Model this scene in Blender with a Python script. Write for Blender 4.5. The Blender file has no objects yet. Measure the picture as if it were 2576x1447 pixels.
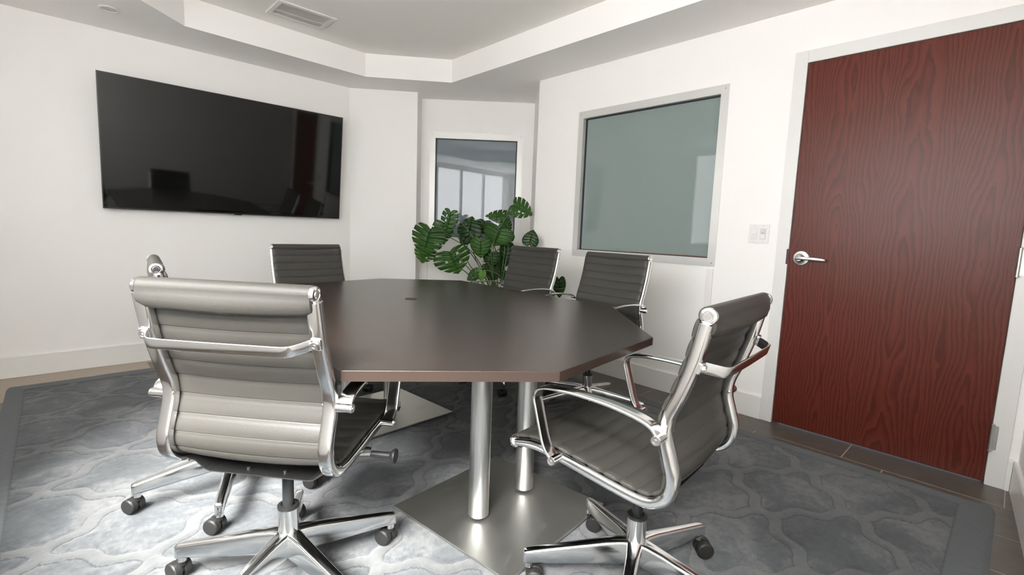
import bpy, bmesh, math, random
import numpy as np
from mathutils import Vector, Matrix

PI = math.pi
random.seed(7)
C = bpy.context.scene.collection
SC = bpy.context.scene

# ------------------------------------------------------------------ camera, world, exposure
cam = bpy.data.cameras.new('camera')
cam.sensor_width = 36.0
cam.lens = 1211.65 * 36.0 / 2576.0
cam.clip_start = 0.02
camo = bpy.data.objects.new('camera', cam); C.objects.link(camo)
_r = Vector((0.72603, -0.68669, 0.03655)); _u = Vector((0.05391, 0.10982, 0.99249)); _f = Vector((0.68555, 0.7186, -0.11675))
_m = Matrix((( _r.x, _u.x, -_f.x, 0.0), (_r.y, _u.y, -_f.y, 0.0), (_r.z, _u.z, -_f.z, 1.122), (0, 0, 0, 1)))
camo.matrix_world = _m
SC.camera = camo
w = bpy.data.worlds.new('world'); SC.world = w; w.use_nodes = True
w.node_tree.nodes['Background'].inputs[0].default_value = (0.62, 0.72, 0.85, 1)
w.node_tree.nodes['Background'].inputs[1].default_value = 1.2
SC.view_settings.view_transform = 'Standard'
SC.view_settings.look = 'None'
SC.view_settings.gamma = 1.0
SC.view_settings.use_curve_mapping = False
SC.view_settings.exposure = 0.02
WINDOW_LIGHT = 10.5
sun = bpy.data.lights.new('daylight', 'SUN'); sun.energy = 132.0; sun.angle = math.radians(30); sun.color = (1.0, 0.985, 0.96)
suno = bpy.data.objects.new('daylight', sun); C.objects.link(suno)
suno.rotation_euler = Vector((0.77, 0.60, -1.06)).to_track_quat('-Z', 'Y').to_euler()
try:
    SC.cycles.use_denoising = True
    SC.cycles.max_bounces = 10
    SC.cycles.diffuse_bounces = 7
    SC.cycles.glossy_bounces = 5
    SC.cycles.sample_clamp_indirect = 6.0
    SC.cycles.caustics_reflective = False
    SC.cycles.caustics_refractive = False
except Exception:
    pass

# ------------------------------------------------------------------ materials
MATS = {}
def mat(name, col, rough=0.5, metal=0.0, spec=0.5, coat=0.0, emit=None, es=0.0, ior=1.5):
    m = bpy.data.materials.new(name); m.use_nodes = True
    b = m.node_tree.nodes['Principled BSDF']
    b.inputs['Base Color'].default_value = (*col, 1)
    b.inputs['Roughness'].default_value = rough
    b.inputs['Metallic'].default_value = metal
    b.inputs['Specular IOR Level'].default_value = spec
    b.inputs['IOR'].default_value = ior
    b.inputs['Coat Weight'].default_value = coat
    if emit:
        b.inputs['Emission Color'].default_value = (*emit, 1)
        b.inputs['Emission Strength'].default_value = es
    MATS[name] = m
    return m
def N(m, t, **kw):
    n = m.node_tree.nodes.new(t)
    for k, v in kw.items():
        setattr(n, k, v)
    return n
def L(m, a, b):
    m.node_tree.links.new(a, b)
def bsdf(m):
    return m.node_tree.nodes['Principled BSDF']
def ramp(m, fac, stops):
    r = N(m, 'ShaderNodeValToRGB')
    el = r.color_ramp.elements
    while len(el) < len(stops):
        el.new(0.5)
    for e, (p, c) in zip(el, stops):
        e.position = p; e.color = (*c, 1)
    L(m, fac, r.inputs['Fac'])
    return r.outputs['Color']
def coords(m, scale=(1, 1, 1), rot=(0, 0, 0)):
    tc = N(m, 'ShaderNodeTexCoord'); mp = N(m, 'ShaderNodeMapping')
    mp.inputs['Scale'].default_value = scale; mp.inputs['Rotation'].default_value = rot
    L(m, tc.outputs['Object'], mp.inputs['Vector'])
    return mp.outputs['Vector']
def noise(m, vec, scale, detail=3.0, rough=0.5, dist=0.0):
    n = N(m, 'ShaderNodeTexNoise')
    n.inputs['Scale'].default_value = scale; n.inputs['Detail'].default_value = detail
    n.inputs['Roughness'].default_value = rough; n.inputs['Distortion'].default_value = dist
    L(m, vec, n.inputs['Vector'])
    return n.outputs['Fac']
def bump(m, h, strength=0.2, dist=0.01):
    b = N(m, 'ShaderNodeBump')
    b.inputs['Strength'].default_value = strength; b.inputs['Distance'].default_value = dist
    L(m, h, b.inputs['Height']); L(m, b.outputs['Normal'], bsdf(m).inputs['Normal'])
def math_(m, op, a, b=None):
    n = N(m, 'ShaderNodeMath', operation=op)
    for i, v in enumerate((a, b)):
        if v is None: continue
        if isinstance(v, (int, float)): n.inputs[i].default_value = v
        else: L(m, v, n.inputs[i])
    return n.outputs[0]

wallm = mat('white wall paint', (0.875, 0.855, 0.83), 0.5, spec=0.3)
bump(wallm, noise(wallm, coords(wallm), 160, 3), 0.10, 0.003)
ceilm = mat('ceiling paint', (0.87, 0.845, 0.80), 0.7, spec=0.2)
bump(ceilm, noise(ceilm, coords(ceilm), 140, 3), 0.08, 0.003)
trimm = mat('white trim paint', (0.80, 0.79, 0.765), 0.32, spec=0.5)
framem = mat('door frame paint', (0.72, 0.71, 0.69), 0.3, spec=0.5)
grout = mat('pale grout', (0.42, 0.36, 0.30), 0.8)
tilem = mat('taupe tile', (0.095, 0.08, 0.068), 0.38)
_v = coords(tilem)
L(tilem, ramp(tilem, noise(tilem, _v, 14, 6, 0.65, 0.6), [(0.3, (0.085, 0.071, 0.06)), (0.7, (0.125, 0.106, 0.09))]), bsdf(tilem).inputs['Base Color'])
chrome = mat('polished aluminium', (0.84, 0.84, 0.835), 0.13, 1.0)
satin = mat('satin metal', (0.62, 0.61, 0.59), 0.30, 1.0)
brushed = mat('brushed steel column', (0.66, 0.66, 0.65), 0.30, 1.0)
_v = coords(brushed, (1, 1, 0.05))
L(brushed, ramp(brushed, noise(brushed, coords(brushed, (300, 300, 6)), 1.0, 2), [(0.3, (0.58, 0.58, 0.57)), (0.7, (0.72, 0.72, 0.71))]), bsdf(brushed).inputs['Base Color'])
platem = mat('brushed steel plate', (0.56, 0.555, 0.52), 0.36, 1.0)
_v = coords(platem)
_n1 = noise(platem, coords(platem, (3, 3, 3)), 1.6, 4, 0.6, 0.8)
_st = math_(platem, 'MULTIPLY', math_(platem, 'GREATER_THAN', noise(platem, coords(platem, (1, 1, 1)), 7.0, 5, 0.6, 1.2), 0.62), 0.05)
L(platem, math_(platem, 'ADD', math_(platem, 'ADD', math_(platem, 'MULTIPLY', _n1, 0.10), 0.36), _st), bsdf(platem).inputs['Roughness'])
plateside = mat('plate grey', (0.30, 0.30, 0.29), 0.35, 1.0)
blackp = mat('black plastic', (0.011, 0.011, 0.011), 0.42)
casterm = mat('caster rubber', (0.014, 0.014, 0.0135), 0.5)
gasm = mat('black gas tube', (0.02, 0.022, 0.022), 0.25)
leather = mat('dark grey leather', (0.0415, 0.0392, 0.0345), 0.43, spec=0.40)
bump(leather, noise(leather, coords(leather), 420, 3, 0.6), 0.18, 0.002)
trimleather = mat('dark leather edge', (0.022, 0.020, 0.018), 0.5)
espresso = mat('espresso laminate', (0.026, 0.018, 0.014), 0.27, spec=0.45)
_n = noise(espresso, coords(espresso, (26, 2.2, 2)), 2.0, 2, 0.5)
L(espresso, ramp(espresso, _n, [(0.3, (0.024, 0.0165, 0.0125)), (0.7, (0.031, 0.0215, 0.0165))]), bsdf(espresso).inputs['Base Color'])
edgem = mat('espresso edge band', (0.046, 0.030, 0.023), 0.33, spec=0.5)
grommetm = mat('brown plastic', (0.035, 0.018, 0.014), 0.45)
screenm = mat('black screen', (0.0035, 0.0036, 0.0034), 0.045, spec=0.5)
bezelm = mat('black bezel', (0.006, 0.006, 0.006), 0.35)
glassm = mat('frosted dim glass', (0.222, 0.268, 0.262), 0.02, spec=0.5, ior=1.5)
glass2m = mat('frosted grey glass', (0.185, 0.215, 0.245), 0.02, spec=0.55, ior=1.5)
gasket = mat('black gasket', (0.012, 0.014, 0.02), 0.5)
alum = mat('painted aluminium angle', (0.66, 0.65, 0.63), 0.35, 0.35)
alum2 = mat('white aluminium angle', (0.80, 0.79, 0.765), 0.35, 0.1)
fillglass = None
def frosted(name, es, opaque=0.40):
    m = mat(name, (0.8, 0.83, 0.86), 0.6, emit=(1.0, 0.983, 0.955), es=es)
    t = N(m, 'ShaderNodeBsdfTransparent'); x = N(m, 'ShaderNodeMixShader'); x.inputs[0].default_value = opaque
    L(m, t.outputs[0], x.inputs[1]); L(m, bsdf(m).outputs[0], x.inputs[2])
    L(m, x.outputs[0], m.node_tree.nodes['Material Output'].inputs['Surface'])
    return m
dayglass = frosted('daylit frosted pane', WINDOW_LIGHT)
fillglass = frosted('added fill pane', WINDOW_LIGHT*0.85, 0.6)  # glowing pane of the added rear window, there for fill light
dayglass2 = frosted('shaded frosted pane', WINDOW_LIGHT*0.27, 0.94)
plastic = mat('white plastic', (0.76, 0.745, 0.72), 0.35)
plasticg = mat('warm grey plastic', (0.62, 0.60, 0.585), 0.35)
chan = mat('raceway plastic', (0.79, 0.77, 0.745), 0.4)
potm = mat('dark pot glaze', (0.03, 0.028, 0.026), 0.35)
soilm = mat('potting soil', (0.02, 0.014, 0.01), 0.9)
stemm = mat('green stem', (0.05, 0.11, 0.025), 0.5)
stemb = mat('brown aerial root', (0.11, 0.06, 0.035), 0.7)
stain = mat('adhesive residue', (0.22, 0.12, 0.085), 0.7)
ventm = mat('vent enamel', (0.72, 0.71, 0.67), 0.4)
ventd = mat('vent backing', (0.72, 0.72, 0.69), 0.7)  # pale backing behind the slats
lampm = mat('downlight lens', (0.60, 0.59, 0.56), 0.5)

def leafmat(name, c0, c1):
    m = mat(name, c0, 0.38, spec=0.32)
    L(m, ramp(m, noise(m, coords(m), 9, 4), [(0.3, c0), (0.75, c1)]), bsdf(m).inputs['Base Color'])
    bsdf(m).inputs['Subsurface Weight'].default_value = 0.0
    return m
leafms = [leafmat('monstera leaf', (0.012, 0.048, 0.004), (0.028, 0.092, 0.008)),
          leafmat('lighter monstera leaf', (0.03, 0.085, 0.006), (0.052, 0.13, 0.012)),
          leafmat('dark monstera leaf', (0.007, 0.027, 0.004), (0.015, 0.055, 0.006)),
          leafmat('young monstera leaf', (0.07, 0.17, 0.022), (0.10, 0.22, 0.035))]

# cherry door: cathedral grain running up the leaf
doorm = mat('cherry veneer', (0.10, 0.02, 0.013), 0.33, spec=0.26)
bsdf(doorm).inputs['Coat Roughness'].default_value = 0.28
_tc = N(doorm, 'ShaderNodeTexCoord'); _sx = N(doorm, 'ShaderNodeSeparateXYZ'); L(doorm, _tc.outputs['Object'], _sx.inputs[0])
_y, _z = _sx.outputs[1], _sx.outputs[2]
# slip-matched leaves: each strip of veneer is a slice of the same log, so cathedral arches sit in columns
_yy = math_(doorm, 'ADD', _y, 0.03)
_col = math_(doorm, 'FLOOR', math_(doorm, 'MULTIPLY', _yy, 1/0.30))
_loc = math_(doorm, 'SUBTRACT', math_(doorm, 'MULTIPLY', _yy, 1/0.30), math_(doorm, 'ADD', _col, 0.5))
_cmb = N(doorm, 'ShaderNodeCombineXYZ')
L(doorm, math_(doorm, 'MULTIPLY', _yy, 5.0), _cmb.inputs[0]); L(doorm, math_(doorm, 'MULTIPLY', _z, 1.3), _cmb.inputs[1]); L(doorm, _col, _cmb.inputs[2])
_wob = noise(doorm, _cmb.outputs[0], 1.0, 2, 0.5)
_jag = noise(doorm, coords(doorm, (1, 60, 26)), 1.0, 2, 0.5)
_arch = math_(doorm, 'MULTIPLY', math_(doorm, 'POWER', math_(doorm, 'ABSOLUTE', _loc), 1.35), 13.0)
_pos = math_(doorm, 'ADD', math_(doorm, 'ADD', _arch, math_(doorm, 'MULTIPLY', _z, 1.15)), math_(doorm, 'ADD', math_(doorm, 'MULTIPLY', _wob, 6.5), math_(doorm, 'MULTIPLY', _jag, 0.28)))
_ring = math_(doorm, 'FRACT', math_(doorm, 'MULTIPLY', _pos, 1.5))
_fine = noise(doorm, coords(doorm, (1, 260, 4)), 1.0, 3, 0.6)
_mix = math_(doorm, 'ADD', math_(doorm, 'MULTIPLY', _ring, 0.62), math_(doorm, 'MULTIPLY', _fine, 0.55))
L(doorm, ramp(doorm, _mix, [(0.16, (0.128, 0.0265, 0.0150)), (0.55, (0.103, 0.0185, 0.0100)), (0.80, (0.066, 0.0110, 0.0062)), (0.95, (0.115, 0.023, 0.0125))]), bsdf(doorm).inputs['Base Color'])
bump(doorm, _fine, 0.06, 0.002)
dooredge = mat('door edge', (0.06, 0.012, 0.02), 0.5)

# trellis rug: the same lattice is in the geometry (rug_height) and in the colours
RX0, RY0, RPX, RPY, RAMP, RHW = 1.80, 0.86, 0.54, 0.50, 0.045, 0.027
RUGX0, RUGX1, RUGY0, RUGY1 = -0.27, 2.895, -0.045, 4.36
rugm = mat('carved wool rug', (0.12, 0.13, 0.14), 0.95, spec=0.12)
_tc = N(rugm, 'ShaderNodeTexCoord'); _sx = N(rugm, 'ShaderNodeSeparateXYZ'); L(rugm, _tc.outputs['Object'], _sx.inputs[0])
_a = math_(rugm, 'MULTIPLY', math_(rugm, 'SUBTRACT', _sx.outputs[0], RX0), 1.0 / RPX)
_b = math_(rugm, 'MULTIPLY', math_(rugm, 'SUBTRACT', _sx.outputs[1], RY0), 1.0 / RPY)
_uu = math_(rugm, 'ADD', _a, _b); _vv = math_(rugm, 'SUBTRACT', _a, _b)
def _wave(p, q):
    s = math_(rugm, 'MULTIPLY', math_(rugm, 'SINE', math_(rugm, 'MULTIPLY', q, 4 * PI)), RAMP)
    t = math_(rugm, 'ADD', p, s)
    t = math_(rugm, 'SUBTRACT', t, math_(rugm, 'ROUND', t))
    return math_(rugm, 'ABSOLUTE', t)
_d = math_(rugm, 'MULTIPLY', math_(rugm, 'MINIMUM', _wave(_uu, _vv), _wave(_vv, _uu)), 1.0 / math.hypot(1 / RPX, 1 / RPY))
_ex = math_(rugm, 'MINIMUM', math_(rugm, 'SUBTRACT', _sx.outputs[0], RUGX0), math_(rugm, 'SUBTRACT', RUGX1, _sx.outputs[0]))
_ey = math_(rugm, 'MINIMUM', math_(rugm, 'SUBTRACT', _sx.outputs[1], RUGY0), math_(rugm, 'SUBTRACT', RUGY1, _sx.outputs[1]))
_e = math_(rugm, 'MINIMUM', _ex, math_(rugm, 'ADD', _ey, -0.03))
_isband = math_(rugm, 'LESS_THAN', _d, RHW)
_isbord = math_(rugm, 'LESS_THAN', _e, 0.085)
_band = math_(rugm, 'MAXIMUM', _isband, _isbord)
_mot = noise(rugm, coords(rugm, (1.0, 1.0, 1.0)), 3.4, 5, 0.6, 0.7)
_streak = noise(rugm, coords(rugm, (16, 16, 16)), 2.2, 4, 0.7)
_fuzz = noise(rugm, coords(rugm, (1, 1, 1)), 70, 4, 0.75)
_mot2 = math_(rugm, 'ADD', math_(rugm, 'ADD', math_(rugm, 'MULTIPLY', _mot, 0.62), math_(rugm, 'MULTIPLY', _streak, 0.23)), math_(rugm, 'MULTIPLY', _fuzz, 0.15))
_field = ramp(rugm, _mot2,
              [(0.38, (0.032, 0.038, 0.044)), (0.50, (0.060, 0.068, 0.075)), (0.61, (0.140, 0.144, 0.146))])
_bc = ramp(rugm, _mot2, [(0.38, (0.072, 0.077, 0.080)), (0.61, (0.122, 0.126, 0.127))])
_mx = N(rugm, 'ShaderNodeMix', data_type='RGBA')
L(rugm, _band, _mx.inputs[0]); L(rugm, _field, _mx.inputs[6]); L(rugm, _bc, _mx.inputs[7])
_mb = N(rugm, 'ShaderNodeMix', data_type='RGBA')
L(rugm, _isbord, _mb.inputs[0]); L(rugm, _mx.outputs[2], _mb.inputs[6]); _mb.inputs[7].default_value = (0.078, 0.087, 0.094, 1)
bsdf(rugm).inputs['Sheen Weight'].default_value = 0.25
_g = math_(rugm, 'SUBTRACT', 1.0, math_(rugm, 'MINIMUM', math_(rugm, 'MULTIPLY', math_(rugm, 'ABSOLUTE', math_(rugm, 'SUBTRACT', _d, RHW)), 210.0), 1.0))  # mask along the band edges for the painted groove shade
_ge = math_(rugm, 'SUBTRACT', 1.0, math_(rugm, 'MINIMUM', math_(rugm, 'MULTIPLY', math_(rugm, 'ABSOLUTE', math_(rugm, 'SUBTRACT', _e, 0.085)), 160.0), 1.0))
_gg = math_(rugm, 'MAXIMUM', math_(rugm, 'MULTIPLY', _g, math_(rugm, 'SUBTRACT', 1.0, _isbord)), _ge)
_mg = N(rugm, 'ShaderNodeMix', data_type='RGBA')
L(rugm, math_(rugm, 'MULTIPLY', _gg, 0.85), _mg.inputs[0]); L(rugm, _mb.outputs[2], _mg.inputs[6]); _mg.inputs[7].default_value = (0.030, 0.034, 0.038, 1)  # shade of the carved grooves painted into the pile colour
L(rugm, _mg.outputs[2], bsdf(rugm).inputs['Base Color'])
_h = math_(rugm, 'ADD', math_(rugm, 'MULTIPLY', noise(rugm, coords(rugm), 190, 4, 0.85), 1.1), math_(rugm, 'ADD', math_(rugm, 'MULTIPLY', _streak, 0.5), math_(rugm, 'MULTIPLY', _isband, 0.6)))
bump(rugm, _h, 0.55, 0.006)

# ------------------------------------------------------------------ mesh helpers
class M:
    def __init__(s): s.v = []; s.f = []
    def add(s, vs, fs):
        n = len(s.v); s.v += [tuple(v) for v in vs]; s.f += [tuple(i + n for i in f) for f in fs]; return s
    def box(s, a, b, mt=None):
        x0, y0, z0 = a; x1, y1, z1 = b
        vs = [Vector(p) for p in ((x0,y0,z0),(x1,y0,z0),(x1,y1,z0),(x0,y1,z0),(x0,y0,z1),(x1,y0,z1),(x1,y1,z1),(x0,y1,z1))]
        if mt is not None: vs = [mt @ v for v in vs]
        return s.add(vs, [(0,3,2,1),(4,5,6,7),(0,1,5,4),(1,2,6,5),(2,3,7,6),(3,0,4,7)])
    def cyl(s, p0, p1, r0, r1=None, n=20, caps=True):
        r1 = r0 if r1 is None else r1
        p0, p1 = Vector(p0), Vector(p1); d = (p1 - p0).normalized()
        a = d.orthogonal().normalized(); b = d.cross(a)
        vs = []
        for p, r in ((p0, r0), (p1, r1)):
            vs += [p + (a * math.cos(2*PI*i/n) + b * math.sin(2*PI*i/n)) * r for i in range(n)]
        fs = [(i, (i+1) % n, n + (i+1) % n, n + i) for i in range(n)]
        if caps: fs += [tuple(range(n-1, -1, -1)), tuple(range(n, 2*n))]
        return s.add(vs, fs)
    def lathe(s, p0, axis, prof, n=24):
        # prof: list of (distance along axis, radius); closed at both ends
        p0 = Vector(p0); d = Vector(axis).normalized(); a = d.orthogonal().normalized(); b = d.cross(a)
        vs = []
        for t, r in prof:
            vs += [p0 + d*t + (a*math.cos(2*PI*i/n) + b*math.sin(2*PI*i/n))*max(r, 1e-5) for i in range(n)]
        fs = []
        for k in range(len(prof)-1):
            fs += [(k*n+i, k*n+(i+1) % n, (k+1)*n+(i+1) % n, (k+1)*n+i) for i in range(n)]
        fs += [tuple(range(n-1, -1, -1)), tuple(range((len(prof)-1)*n, len(prof)*n))]
        return s.add(vs, fs)
    def loft(s, rings, closed=True, caps=True):
        n = len(rings[0]); vs = [v for r in rings for v in r]; fs = []
        m_ = n if closed else n - 1
        for k in range(len(rings)-1):
            fs += [(k*n+i, k*n+(i+1) % n, (k+1)*n+(i+1) % n, (k+1)*n+i) for i in range(m_)]
        if caps: fs += [tuple(range(n-1, -1, -1)), tuple(range((len(rings)-1)*n, len(rings)*n))]
        return s.add(vs, fs)
    def tube(s, pts, rad, n=8):
        pts = [Vector(p) for p in pts]; rings = []
        ref = None
        for i, p in enumerate(pts):
            t = (pts[min(i+1, len(pts)-1)] - pts[max(i-1, 0)]).normalized()
            a = t.orthogonal().normalized() if ref is None else (ref - t*ref.dot(t)).normalized()
            ref = a; b = t.cross(a); r = rad[i] if isinstance(rad, (list, tuple)) else rad
            rings.append([p + (a*math.cos(2*PI*k/n) + b*math.sin(2*PI*k/n))*r for k in range(n)])
        return s.loft(rings)
def obj(name, m, material, parent=None, loc=None, smooth=35, bevel=0.0, **props):
    me = bpy.data.meshes.new(name)
    me.from_pydata([tuple(v) for v in m.v], [], m.f); me.update()
    bm = bmesh.new(); bm.from_mesh(me); bmesh.ops.recalc_face_normals(bm, faces=bm.faces); bm.to_mesh(me); bm.free()
    if smooth:
        me.shade_smooth(); me.set_sharp_from_angle(angle=math.radians(smooth))
    me.materials.append(material)
    o = bpy.data.objects.new(name, me); C.objects.link(o)
    if parent: o.parent = parent
    if loc: o.location = loc
    if bevel:
        b = o.modifiers.new('bevel', 'BEVEL'); b.width = bevel; b.segments = 2; b.limit_method = 'ANGLE'
    for k, v in props.items(): o[k] = v
    return o
def empty(name, loc, rz=0.0, label=None, category=None, group=None, kind=None):
    o = bpy.data.objects.new(name, None); C.objects.link(o); o.empty_display_size = 0.05
    o.location = loc; o.rotation_euler = (0, 0, rz)
    if label: o['label'] = label
    if category: o['category'] = category
    if group: o['group'] = group
    if kind: o['kind'] = kind
    return o
def struct(name, m, material, parent=None, **kw):
    o = obj(name, m, material, parent, **kw)
    if parent is None: o['kind'] = 'structure'
    return o
def catmull(pts, n=6):
    P = [Vector(p) for p in pts]; P = [P[0]*2 - P[1]] + P + [P[-1]*2 - P[-2]]; out = []
    for i in range(1, len(P)-2):
        for k in range(n):
            t = k / n; a, b, c, d = P[i-1], P[i], P[i+1], P[i+2]
            out.append(0.5*((2*b) + (c-a)*t + (2*a-5*b+4*c-d)*t*t + (3*b-3*c+d-a)*t**3))
    out.append(P[-2]); return out
def rrect(w, h, r, n=3):
    out = []
    for cx, cy, a0 in ((w/2-r, h/2-r, 0), (-w/2+r, h/2-r, 90), (-w/2+r, -h/2+r, 180), (w/2-r, -h/2+r, 270)):
        for k in range(n+1):
            a = math.radians(a0 + 90*k/n); out.append((cx + r*math.cos(a), cy + r*math.sin(a)))
    return out

# ------------------------------------------------------------------ room shell
ZC, ZT = 2.442, 2.641
OUT = [(3.183,-0.096),(3.183,3.077),(3.700,3.634),(2.839,4.425),(2.678,4.251),(2.163,4.654),(-0.50,4.654),(-0.75,4.40),(-0.75,-0.95),(0.35,-0.95),(0.35,-0.299)]
TH = 0.11
def wall_mt(A, B):
    A, B = Vector((*A, 0)), Vector((*B, 0)); d = (B-A).normalized(); n = Vector((d.y, -d.x, 0))
    return Matrix(((d.x, n.x, 0, A.x), (d.y, n.y, 0, A.y), (0, 0, 1, 0), (0, 0, 0, 1))), (B-A).length
def wall(name, A, B, openings=(), z1=ZC, e0=0.0, e1=0.0):
    mt, ln = wall_mt(A, B); m = M()
    us = sorted({-e0, ln+e1, *[o[0] for o in openings], *[o[1] for o in openings]})
    for u0, u1 in zip(us, us[1:]):
        cuts = sorted([(o[2], o[3]) for o in openings if o[0] <= u0 + 1e-6 and o[1] >= u1 - 1e-6])
        z = 0.0
        for c0, c1 in cuts + [(z1, z1)]:
            if c0 > z + 1e-6: m.box((u0, 0, z), (u1, TH, c0), mt)
            z = c1
    return struct(name, m, wallm, smooth=0)
yD0, yD1, zD = 0.004, 0.954, 2.134           # door leaf
FO = 0.068                                   # door frame face width
W1 = (1.393, 2.613, 0.933, 2.105)            # big interior window, outer frame y0 y1 z0 z1
wy = lambda y: y + 0.096
wall('wall_right', OUT[0], OUT[1], [(wy(yD0-FO+0.01), wy(yD1+FO-0.01), 0.0, zD+FO-0.01), (wy(W1[0]+0.03), wy(W1[1]-0.03), W1[2]+0.03, W1[3]-0.03)], e0=0.1)
wall('wall_alcove_side', OUT[1], OUT[2])
W2A = (0.09, 1.06, 0.972, 2.115)             # small window along the alcove wall measured from its left end
_mtA, LA = wall_mt(OUT[2], OUT[3])
wall('wall_alcove', OUT[2], OUT[3], [(LA-W2A[1]+0.03, LA-W2A[0]-0.03, W2A[2]+0.03, W2A[3]-0.03)], e0=0.1, e1=0.1)
wall('wall_alcove_return', OUT[3], OUT[4])
wall('wall_back', OUT[4], OUT[5], e1=0.0)
wall('wall_left', OUT[5], OUT[6], e0=0.08, e1=0.08)
wall('wall_left_corner', OUT[6], OUT[7])
WW = ((0.79, 1.49, 1.03, 2.38, 1), (2.42, 5.16, 1.03, 2.38, 4))     # daylight windows along the far left wall, panes in each
wall('wall_window', OUT[7], OUT[8], [q[:4] for q in WW], e0=0.08, e1=0.08)
FILLW = (0.10, 1.12, 1.03, 2.38)  # added opening behind the camera, unseen, balances the light
wall('wall_rear', OUT[8], OUT[9], [FILLW], e1=0.1)
wall('wall_rear_return', OUT[9], OUT[10])
wall('wall_front', OUT[10], OUT[0], e1=0.0)

# ceiling: soffit ring with an octagonal tray
TRAY = [(2.707,0.95),(2.709,3.735),(2.100,4.198),(0.736,4.135),(0.10,3.52),(0.10,1.0),(0.65,0.45),(2.20,0.45)]
def poly_fill(loops, z):
    bm = bmesh.new(); es = []
    for lp in loops:
        vs = [bm.verts.new((x, y, z)) for x, y in lp]
        es += [bm.edges.new((vs[i], vs[(i+1) % len(vs)])) for i in range(len(vs))]
    bmesh.ops.triangle_fill(bm, use_beauty=True, edges=es)
    bm.verts.index_update()
    m = M().add([v.co.copy() for v in bm.verts], [tuple(v.index for v in f.verts) for f in bm.faces]); bm.free(); return m
def grow(lp, d):
    cx = sum(p[0] for p in lp)/len(lp); cy = sum(p[1] for p in lp)/len(lp)
    return [(p[0] + d*(1 if p[0] > cx else -1), p[1] + d*(1 if p[1] > cy else -1)) for p in lp]
ring = [(3.80,-1.05),(3.80,4.76),(-0.86,4.76),(-0.86,-1.05)]
m = poly_fill([ring, TRAY], ZC)
m2 = poly_fill([ring, TRAY], ZC+0.02)
m.add(m2.v, m2.f)
n = len(TRAY)
for i in range(n):
    a, b = TRAY[i], TRAY[(i+1) % n]
    m.add([(*a, ZC), (*b, ZC), (*b, ZT), (*a, ZT)], [(0, 1, 2, 3)])
struct('ceiling_soffit', m, wallm, smooth=0)
m = M().box((-0.05, 0.3, ZT), (2.86, 4.35, ZT+0.03)); struct('ceiling', m, ceilm, smooth=0)

# floor: grout bed with single tiles
m = M().box((-0.86, -1.06, -0.05), (3.80, 4.76, -0.0016)); floor = struct('floor', m, grout, smooth=0)
TP, TL, TG = 0.31, 0.607, 0.0055
def tile_mesh(w_, l_):
    t = M(); b = 0.0015
    vs = [(-w_/2,-l_/2,-0.008),(w_/2,-l_/2,-0.008),(w_/2,l_/2,-0.008),(-w_/2,l_/2,-0.008),
          (-w_/2,-l_/2,-b),(w_/2,-l_/2,-b),(w_/2,l_/2,-b),(-w_/2,l_/2,-b),
          (-w_/2+b,-l_/2+b,0),(w_/2-b,-l_/2+b,0),(w_/2-b,l_/2-b,0),(-w_/2+b,l_/2-b,0)]
    return t.add(vs, [(0,1,5,4),(1,2,6,5),(2,3,7,6),(3,0,4,7),(4,5,9,8),(5,6,10,9),(6,7,11,10),(7,4,8,11),(8,9,10,11)])
tproto = None; tcache = {}
for i in range(-12, 3):
    xa, xb = 2.955 + TP*i, 2.955 + TP*(i+1)
    xa, xb = max(xa, -0.84), min(xb, 3.78)
    off = -0.07 + (0.177 * i if i < 0 else 0.177 * i)
    for j in range(-4, 10):
        ya, yb = off + TL*j, off + TL*(j+1)
        ya, yb = max(ya, -1.04), min(yb, 4.74)
        if xb - xa < 0.03 or yb - ya < 0.03: continue
        if xa > RUGX0 + 0.1 and xb < RUGX1 - 0.1 and ya > RUGY0 + 0.1 and yb < RUGY1 - 0.1: continue
        if xa > 3.2 and yb < 3.0: continue
        key = (round(xb-xa, 3), round(yb-ya, 3))
        if key not in tcache:
            o = obj('tile', tile_mesh(key[0]-TG, key[1]-TG), tilem, floor, smooth=0); tcache[key] = o
        else:
            o = tcache[key].copy(); C.objects.link(o); o.parent = floor
        o.location = ((xa+xb)/2, (ya+yb)/2, random.uniform(-0.0003, 0.0003))

# baseboards
HB, TB = 0.149, 0.015
def baseboard(name, A, B, u0=0.0, u1=None):
    mt, ln = wall_mt(A, B); u1 = ln if u1 is None else u1
    prof = [(0, 0), (-TB, 0), (-TB, HB-0.006), (-TB+0.004, HB), (0, HB)]
    m = M()
    m.loft([[mt @ Vector((u, y, z)) for y, z in prof] for u in (u0, u1)])
    return struct(name, m, trimm, smooth=0)
baseboard('baseboard_right', OUT[0], OUT[1], wy(yD1+FO), wy(W1[0]-0.004))
baseboard('baseboard_right_2', OUT[0], OUT[1], wy(1.442), None)
baseboard('baseboard_right_3', OUT[0], OUT[1], 0.016, wy(yD0-FO))
baseboard('baseboard_alcove_side', OUT[1], OUT[2])
baseboard('baseboard_alcove', OUT[2], OUT[3])
baseboard('baseboard_alcove_return', OUT[3], OUT[4])
baseboard('baseboard_back', OUT[4], OUT[5])
baseboard('baseboard_left', OUT[5], OUT[6])
baseboard('baseboard_left_corner', OUT[6], OUT[7])
baseboard('baseboard_window', OUT[7], OUT[8])
baseboard('baseboard_front', OUT[10], OUT[0])

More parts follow.
